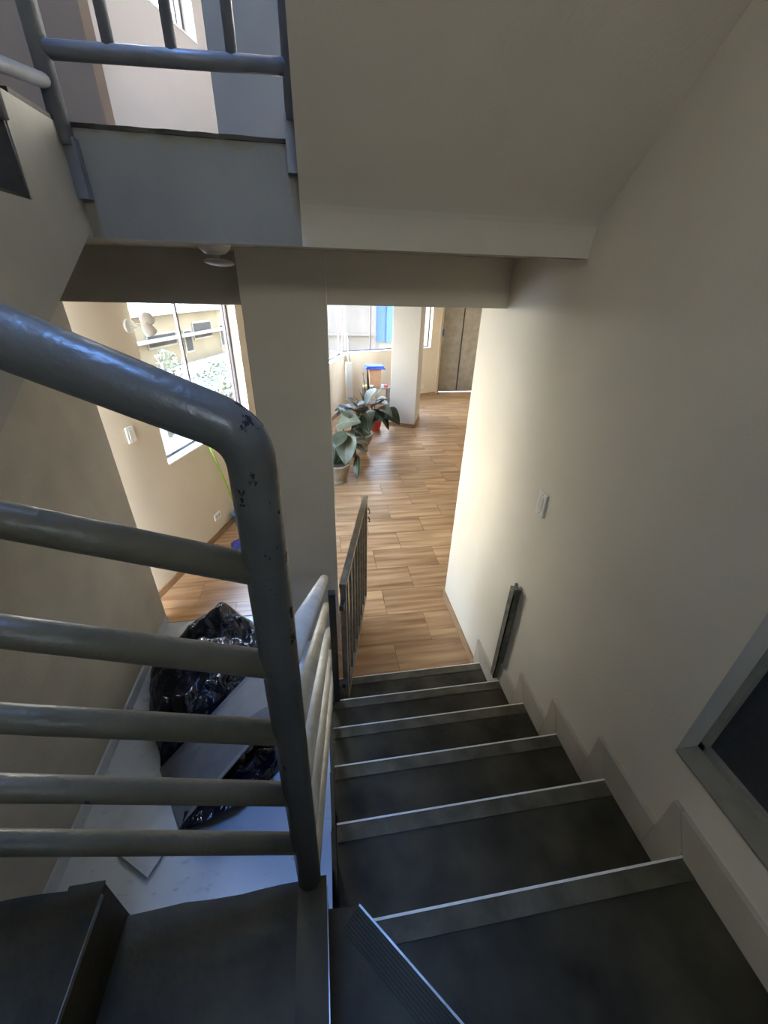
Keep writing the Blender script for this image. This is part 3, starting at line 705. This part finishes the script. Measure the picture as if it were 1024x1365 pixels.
obj('bag_mouth', bm, m_bag, bag, smooth=True)
bd = thing('folded_board', 'long pale grey board lying across the black bag onto the marble', 'board', (-2.1, -.6, 0))
def plank(name, q, th, m_):
    bm = bmesh.new(); q = [Vector(v) for v in q]; nn = (q[1]-q[0]).cross(q[2]-q[0]).normalized()
    if nn.z < 0: nn = -nn
    add_prism(bm, q, nn*th); return obj(name, bm, m_, bd)
m_board_lit = mat('board_sky_lit', (.42, .46, .52), (.48, .52, .58), rough=.5, scale=10)  # near half of the same board, bluish sky light in the colour
plank('board_panel', [(-2.414, -.663, .006), (-2.265, -.815, .006), (-2.115, -.915, .006), (-2.017, -.722, .006), (-2.219, -.374, .006)], .008, m_board_lit)
L0, L1 = Vector((-2.218, -.372, .012)), Vector((-1.70, .008, .315)); Q0, Q1 = Vector((-2.016, -.718, .012)), Vector((-1.613, -.472, .315))
plank('board_panel', [L0, L0+(L1-L0)*1.45, Q0+(Q1-Q0)*1.75, Q0], .008, m_board)
# green stick, bucket, blue cloth by the window wall
tubeobj_ = tubeobj('broom_stick', [F(1.41, -.10, .12), F(1.13, -.012, 1.30)], .013, m_green); tag(tubeobj_, 'green broom stick leaning on the window wall under the left window', 'broom')
bk = thing('bucket', 'small light blue plastic bucket beside the green stick', 'bucket', F(1.39, -.125, .005))
bm = bmesh.new(); add_lathe(bm, [(.075, 0), (.10, .16), (.106, .163), (.106, .17), (.098, .17), (.073, .01)], F(1.39, -.125, .005), 20); obj('bucket_body', bm, m_bucket, bk)
tubeobj('bucket_handle', [F(1.39, -.125, .0)+Vector((.105*math.cos(a), .105*math.sin(a)*.8, .165+.05*math.sin(a))) for a in [PI*k/8 for k in range(9)]], .004, m_steel, bk, 6)
bm = bmesh.new()
bmesh.ops.create_icosphere(bm, subdivisions=4, radius=1)
for v in bm.verts:
    k = 1+.18*noise.noise(v.co*2.2)+.08*noise.noise(v.co*5); v.co = Vector((v.co.x*.17*k, v.co.y*.15*k, max(-.0, (v.co.z*.6+.35)*.17*k)))
bmesh.ops.translate(bm, verts=bm.verts, vec=(-2.0, 1.95, .006))
tag(obj('cloth_bundle', bm, m_navy, smooth=True), 'dark navy cloth bundle on the wood floor behind the railing corner', 'cloth')

# ------------------------------------------------------------------ plants
def leaf_mesh(base, tip, width, droop=.12, fold=.25, roll=0.0, sharp=.8):
    bm = bmesh.new(); base, tip = Vector(base), Vector(tip); L = (tip-base); ln = L.length
    d = L.normalized(); side = d.cross(Vector((0, 0, 1)))
    side = side.normalized() if side.length > .05 else Vector((1, 0, 0))
    up = side.cross(d).normalized()
    if roll:
        R_ = Matrix.Rotation(roll, 3, d); side = R_ @ side; up = R_ @ up
    NL, NW = 10, 6; rows = []
    for i in range(NL+1):
        t = i/NL
        wv = width*.5*(math.sin(PI*min(1, t**sharp))**.75)*(1-.15*t) if 0 < i < NL else width*.01
        c = base+L*t + Vector((0, 0, 1))*droop*ln*4*t*(1-t)
        row = []
        for j in range(NW+1):
            s = (j/NW-.5)*2
            row.append(bm.verts.new(c + side*s*wv + up*(abs(s)*wv*fold + .03*ln*math.sin(t*9+s*2)*abs(s)*.6)))
        rows.append(row)
    for a, b in zip(rows, rows[1:]):
        for j in range(NW):
            f = bm.faces.new((a[j], a[j+1], b[j+1], b[j])); f.smooth = True
    return bm, rows
def add_leaf(par, a, b, w, m_, **k):
    bm, rows = leaf_mesh(a, b, w, **k)
    me = bpy.data.meshes.new('leaf'); bm.to_mesh(me); mids = [r[3].co.copy() for r in rows]; bm.free(); me.materials.append(m_)
    for p in me.polygons: p.use_smooth = True
    o = bpy.data.objects.new('leaf', me); COL.objects.link(o); o.parent = par; o.matrix_parent_inverse = Matrix.Translation(par.location).inverted()
    bm = bmesh.new(); up = Vector((0, 0, .003)); add_tube(bm, [q+up for q in mids], [.006-.0005*i for i in range(len(mids))], 5)
    mr_ = obj('midrib', bm, m_vein); mr_.parent = o; mr_.matrix_parent_inverse = Matrix.Translation(par.location).inverted() if False else Matrix.Identity(4)
    return o
def potted(name, label, c, r0, r1, hh, pm_, group=None):
    t = thing(name, label, 'plant', (c[0], c[1], .005))
    bm = bmesh.new(); cz = (c[0], c[1], .005)
    add_lathe(bm, [(r0*1.08, 0), (r0*1.08, .02), (r0, .03), (r0*1.12, hh*.3), (r1*.98, hh*.75), (r1, hh*.88), (r1*1.05, hh*.9), (r1*1.05, hh), (r1*.94, hh), (r1*.9, hh*.93)], cz, 28); obj('pot', bm, pm_, t)
    bm = bmesh.new(); add_lathe(bm, [(.01, hh*.94), (r1*.5, hh*.965), (r1*.9, hh*.94), (r1*.9, hh*.9)], cz, 20); obj('soil', bm, m_soil, t)
    return t
def stems(t, c, hh, tips, m_):
    bm = bmesh.new()
    for q in tips:
        q = Vector(q); b = Vector((c[0]+random.uniform(-.04, .04), c[1]+random.uniform(-.04, .04), hh)); mid_ = b.lerp(q, .5)+Vector((0, 0, .06))
        add_tube(bm, [b, mid_, q], [.011, .009, .006], 6)
    obj('stem', bm, m_, t)
# plant A: nearest, partly behind the column edge
cA = (-.90, 3.72)
pA = potted('potted_plant', 'large leafy plant in the nearest clay pot beside the pale column', cA, .145, .20, .30, m_pot)
A_ = lambda px, py, y: aty(px, py, y)
LA = [((448, 568, 3.75), (481, 563, 3.6), .40, m_leaf_p, dict(droop=.10, roll=.5)),
      ((463, 574, 3.7), (461, 620, 3.5), .36, m_leaf, dict(droop=.04, roll=.2)),
      ((458, 578, 3.7), (447, 597, 3.5), .26, m_leaf, dict(droop=.05)),
      ((470, 588, 3.65), (493, 592, 3.55), .17, m_leaf, dict(droop=.12)),
      ((471, 592, 3.65), (488, 606, 3.5), .15, m_leaf_p, dict(droop=.08)),
      ((477, 606, 3.6), (476, 639, 3.45), .14, m_leaf_d, dict(droop=.0, roll=.6)),
      ((462, 560, 3.8), (448, 545, 3.75), .30, m_leaf, dict(droop=.1)),
      ((455, 575, 3.8), (446, 615, 3.75), .25, m_leaf, dict(droop=.05, roll=-.5)),
      ((464, 585, 3.75), (474, 612, 3.6), .15, m_leaf, dict(droop=.02)),
      ((470, 571, 3.8), (487, 585, 3.7), .20, m_leaf_d, dict(droop=.1))]
for a, b, w, m_, k in LA: add_leaf(pA, A_(*a), A_(*b), w, m_, **k)
stems(pA, cA, .27, [A_(*l[0]) for l in LA], m_leaf_d)
cB = (-.43, 4.95)
pB = potted('potted_plant', 'big drooping plant in the second clay pot, behind the nearest one', cB, .14, .235, .34, m_pot)
LB = [((480, 556, 4.95), (449, 572, 4.8), .30, m_leaf, dict(droop=.12)),
      ((484, 550, 5.0), (470, 545, 4.7), .34, m_leaf_p, dict(droop=.14)),
      ((488, 551, 5.0), (492, 578, 4.7), .34, m_leaf_d, dict(droop=.08, roll=.4)),
      ((486, 548, 5.0), (495, 563, 4.7), .28, m_leaf, dict(droop=.12)),
      ((478, 552, 5.0), (458, 548, 4.8), .30, m_leaf, dict(droop=.14)),
      ((474, 548, 5.1), (446, 549, 5.0), .34, m_leaf, dict(droop=.15)),
      ((482, 560, 4.95), (486, 584, 4.75), .26, m_leaf, dict(droop=.04, roll=-.3)),
      ((478, 545, 5.1), (460, 533, 5.1), .34, m_leaf_d, dict(droop=.15)),
      ((476, 541, 5.2), (448, 556, 5.1), .3, m_leaf_d, dict(droop=.1)),
      ((482, 560, 4.95), (470, 582, 4.75), .22, m_leaf_d, dict(droop=.05))]
for a, b, w, m_, k in LB: add_leaf(pB, A_(*a), A_(*b), w, m_, **k)
stems(pB, cB, .31, [A_(*l[0]) for l in LB], m_leaf_d)
cC = (.0, 6.1)
pC = potted('potted_plant', 'tall leafy plant in the red pot at the foot of the inner column', cC, .11, .15, .24, m_red)
LC = [((486, 541, 6.1), (502, 518, 6.0), .40, m_leaf_p, dict(droop=.05, roll=.5)),
      ((500, 541, 6.1), (508, 517, 6.1), .22, m_leaf_p, dict(droop=.03)),
      ((496, 543, 6.05), (519, 541, 5.8), .34, m_leaf, dict(droop=.16)),
      ((500, 545, 6.0), (523, 556, 5.7), .36, m_leaf_p, dict(droop=.14)),
      ((505, 548, 6.0), (518, 573, 5.7), .22, m_leaf_d, dict(droop=.06)),
      ((510, 548, 6.0), (533, 566, 5.7), .36, m_leaf_d, dict(droop=.12, roll=.5)),
      ((500, 548, 5.9), (511, 562, 5.6), .26, m_leaf_d, dict(droop=.05)),
      ((494, 545, 6.0), (503, 561, 5.7), .28, m_leaf, dict(droop=.1)),
      ((494, 540, 6.1), (476, 541, 6.0), .26, m_leaf, dict(droop=.12)),
      ((500, 536, 6.2), (517, 532, 6.1), .26, m_leaf_d, dict(droop=.12))]
for a, b, w, m_, k in LC: add_leaf(pC, A_(*a), A_(*b), w, m_, **k)
stems(pC, cC, .21, [A_(*l[0]) for l in LC], m_leaf_d)
# snake plant
cD = (-.18, 6.85)
pD = potted('snake_plant', 'snake plant with upright pointed leaves beside the small stool', cD, .10, .13, .2, m_pot)
for a, b, w in (((487, 535, 6.85), (484, 497, 6.85), .055), ((491, 533, 6.9), (490, 485, 6.9), .06), ((486, 538, 6.8), (478, 519, 6.8), .05), ((484, 540, 6.8), (462, 521, 6.8), .02), ((489, 540, 6.8), (481, 524, 6.75), .06), ((491, 538, 6.8), (495, 515, 6.85), .05)):
    add_leaf(pD, A_(*a), A_(*b), w, m_leaf_d, droop=.0, fold=.5, sharp=.6)

# ------------------------------------------------------------------ stool corner
sx0, sx1, sy0, sy1, sz = -.10, .52, 7.25, 7.62, .60
so = thing('side_table', 'small dark wooden table behind the inner column, against the far window wall', 'table', (.2, 7.45, 0))
boxobj('tabletop', (sx0, sy0, sz-.03), (sx1, sy1, sz), m_stool, so, bevel=.004)
for x in (sx0+.03, sx1-.03):
    for y in (sy0+.03, sy1-.03): boxobj('leg', (x-.02, y-.02, .005), (x+.02, y+.02, sz-.03), m_stool, so)
boxobj('shelf', (sx0+.01, sy0+.01, .22), (sx1-.01, sy1-.01, .24), m_stool, so)
cx_ = thing('cardboard_box', 'brown cardboard box with a bright blue lid on the small table', 'box', (.17, 7.45, sz))
boxobj('box_body', (.045, 7.33, sz+.001), (.305, 7.55, sz+.40), m_card, cx_, bevel=.003)
bm = bmesh.new(); add_box(bm, (-.045, 7.27, sz+.40), (.385, 7.60, sz+.435)); add_box(bm, (-.02, 7.285, sz+.435), (.36, 7.585, sz+.465)); add_box(bm, (-.05, 7.265, sz+.395), (-.005, 7.605, sz+.42)); add_box(bm, (.345, 7.265, sz+.395), (.39, 7.605, sz+.42)); obj('lid', bm, m_blue, cx_, bevel=.006)
bm = bmesh.new(); add_lathe(bm, [(.05, 0), (.07, .01), (.07, .04), (.05, .05)], (-.03, 7.33, sz+.001), 20); tag(obj('tape_roll', bm, m_yellow), 'yellow roll on the small table left of the cardboard box', 'tape')
bm = bmesh.new(); add_lathe(bm, [(.035, 0), (.05, .015), (.05, .04), (.02, .055)], (.43, 7.35, sz+.001), 16); tag(obj('lidded_tin', bm, m_red), 'small red tin on the small table right of the cardboard box', 'tin')
bm = bmesh.new(); add_lathe(bm, [(.03, 0), (.045, .05), (.04, .055), (.03, .02)], (.085, 7.277, sz+.001), 16); tag(obj('cup', bm, m_white), 'small white cup standing in front of the cardboard box', 'cup')
tb = thing('pipe_casing', 'slim white casing with thin rod standing below the far left window', 'pipe', (-.46, 6.75, 0))
boxobj('casing', (-.53, 6.70, .005), (-.39, 6.80, 1.235), m_white, tb, bevel=.006)
tubeobj('rod', [(-.46, 6.75, 1.235), (-.475, 6.76, 1.74)], .017, mat('grey_rod', (.3, .3, .29), (.36, .36, .35), rough=.5), tb, 10)

# ------------------------------------------------------------------ outside
gz = -5.0
struct(boxobj('ground', (-60, -40, gz-.3), (60, 70, gz), m_ground))
def Fb(name, s0, s1, w0, w1, z0, z1, m_, par): return boxobj(name, (s0, w0, z0), (s1, w1, z1), m_, par, M=FM)
oh = thing('house', 'ochre two storey house across the street with dark windows', 'house', F(16, 10, gz))
Fb('wall', 8, 24, 9.3, 14, gz, 1.35, m_house, oh); Fb('roof', 7.7, 24.3, 9.0, 14.4, 1.35, 1.6, m_roof, oh); Fb('roof_band', 8, 24, 9.0, 9.3, .42, .52, m_pale, oh)
for s0, s1, z0, z1 in ((12.4, 14.1, .72-.5, .93-.3), (15.5, 16.9, .25, .85), (14.75, 15.2, -.2, .6), (17.7, 18.3, -.3, .6), (10, 11.4, 0, .7)):
    wd_ = Fb('window', s0, s1, 9.24, 9.32, z0, z1, m_house_dim, oh); Fb('window_frame', s0-.07, s1+.07, 9.26, 9.29, z0-.07, z1+.07, m_pale, wd_)
Fb('house_door', 19, 19.8, 9.22, 9.32, -2.2, -.2, m_card, oh)
sh = thing('shed_roofs', 'bleached sheet roofs of low sheds below the left window', 'shed', F(12, 7, gz))
Fb('wall', 8, 19, 5.9, 8.1, gz, -.85, m_pale, sh)
bm = bmesh.new(); add_prism(bm, [F(7.8, 5.7, -1.1), F(7.8, 8.2, -.45), F(7.8, 8.2, -.39), F(7.8, 5.7, -1.04)], FD*11.5); obj('roof', bm, m_roof, sh)
for s in (9.5, 12.1, 14.8, 17.2): Fb('roof_batten', s, s+.09, 6.3, 8.0, -.95, -.56, m_pale, sh)
lr = thing('corrugated_roof', 'pinkish corrugated roof low outside the left window', 'roof', F(7, 3, gz))
bm = bmesh.new()
for k in range(34):
    s = 2.0+k*.3
    add_prism(bm, [F(s, 1.3, -1.0), F(s+.15, 1.3, -.93), F(s+.3, 1.3, -1.0)], FN*2.6+Vector((0, 0, .35)))
obj('roof_sheet', bm, m_roof_pink, lr); Fb('wall', 2.2, 12, 1.6, 3.6, gz, -1.05, m_pale, lr)
def shrub(label, c, rad, hh, n, sc=.09):
    t = thing('shrub', label, 'shrub', c)
    bm = bmesh.new(); c = Vector(c)
    for k in range(5): add_tube(bm, [c, c+Vector((random.uniform(-.3, .3)*rad, random.uniform(-.3, .3)*rad, hh*.6)), c+Vector((random.uniform(-1, 1)*rad*.8, random.uniform(-1, 1)*rad*.8, hh*.95))], [.04, .025, .01], 6)
    obj('branch', bm, m_stool, t)
    bm = bmesh.new()
    for k in range(n):
        a = random.uniform(0, 2*PI); q = random.random()**.5*rad; z = random.uniform(.25, 1)*hh
        q *= math.sin(PI*min(1, .15+.75*z/hh)); p = c+Vector((q*math.cos(a), q*math.sin(a), z))
        u = Vector((random.uniform(-1, 1), random.uniform(-1, 1), random.uniform(-.4, .8))).normalized(); v = u.orthogonal().normalized()*sc*.4; u = u*sc
        bm.faces.new([bm.verts.new(x) for x in (p-u*.6, p+v-u*.1, p+u, p-v-u*.1)])
    f = obj('foliage', bm, m_shrub, t); f['kind'] = 'stuff'
shrub('sparse leafy shrub rising tall outside the middle of the left window', F(7.0, 4.6, -1.2), .45, 2.3, 300)
shrub('low wide leafy shrub outside the right part of the left window', F(9.3, 4.7, -1.5), 1.0, 1.9, 600)
lp2 = thing('utility_pole', 'white utility pole standing in front of the ochre house', 'pole', F(10.6, 7.6, gz))
tubeobj('shaft', [F(10.6, 8.6, gz), F(10.6, 8.6, 3.2)], .07, m_pale, lp2, 10); tubeobj('cross_arm', [F(9.8, 8.55, 2.7), F(11.4, 8.55, 2.7)], .05, m_pale, lp2, 8)
nb = thing('building', 'beige rendered neighbour building filling the far window', 'building', (0, 14, gz))
boxobj('wall', (-2.5, 13.2, gz), (.99, 17, 6), m_concrete, nb); boxobj('ledge', (-2.5, 13.1, 1.05), (.99, 13.2, 1.12), m_concrete, nb)
bt = thing('blue_sheet_shed', 'bright blue sheet wall above pale base seen in the far window', 'shed', (1.6, 14, gz))
boxobj('sheet', (1.0, 13.6, .80), (1.42, 13.7, 4.5), m_tarp, bt); boxobj('sheet', (1.42, 13.55, .80), (2.3, 13.66, 4.5), m_tarp, bt); boxobj('wall', (.99, 13.7, gz), (4.5, 15, .95), m_pale, bt)
boxobj('side_wall', (2.3, 13.6, gz), (5.5, 15, 5), m_pale, bt)
cb = thing('building', 'pale building with dark windows outside the corridor left window', 'building', F(24, 6, gz))
Fb('wall', 21, 32, 5.5, 7.5, gz, 3.5, m_pale, cb)
for s in (22.6, 24.2): Fb('window', s, s+.8, 5.45, 5.52, .2, 1.1, m_house_dim, cb)
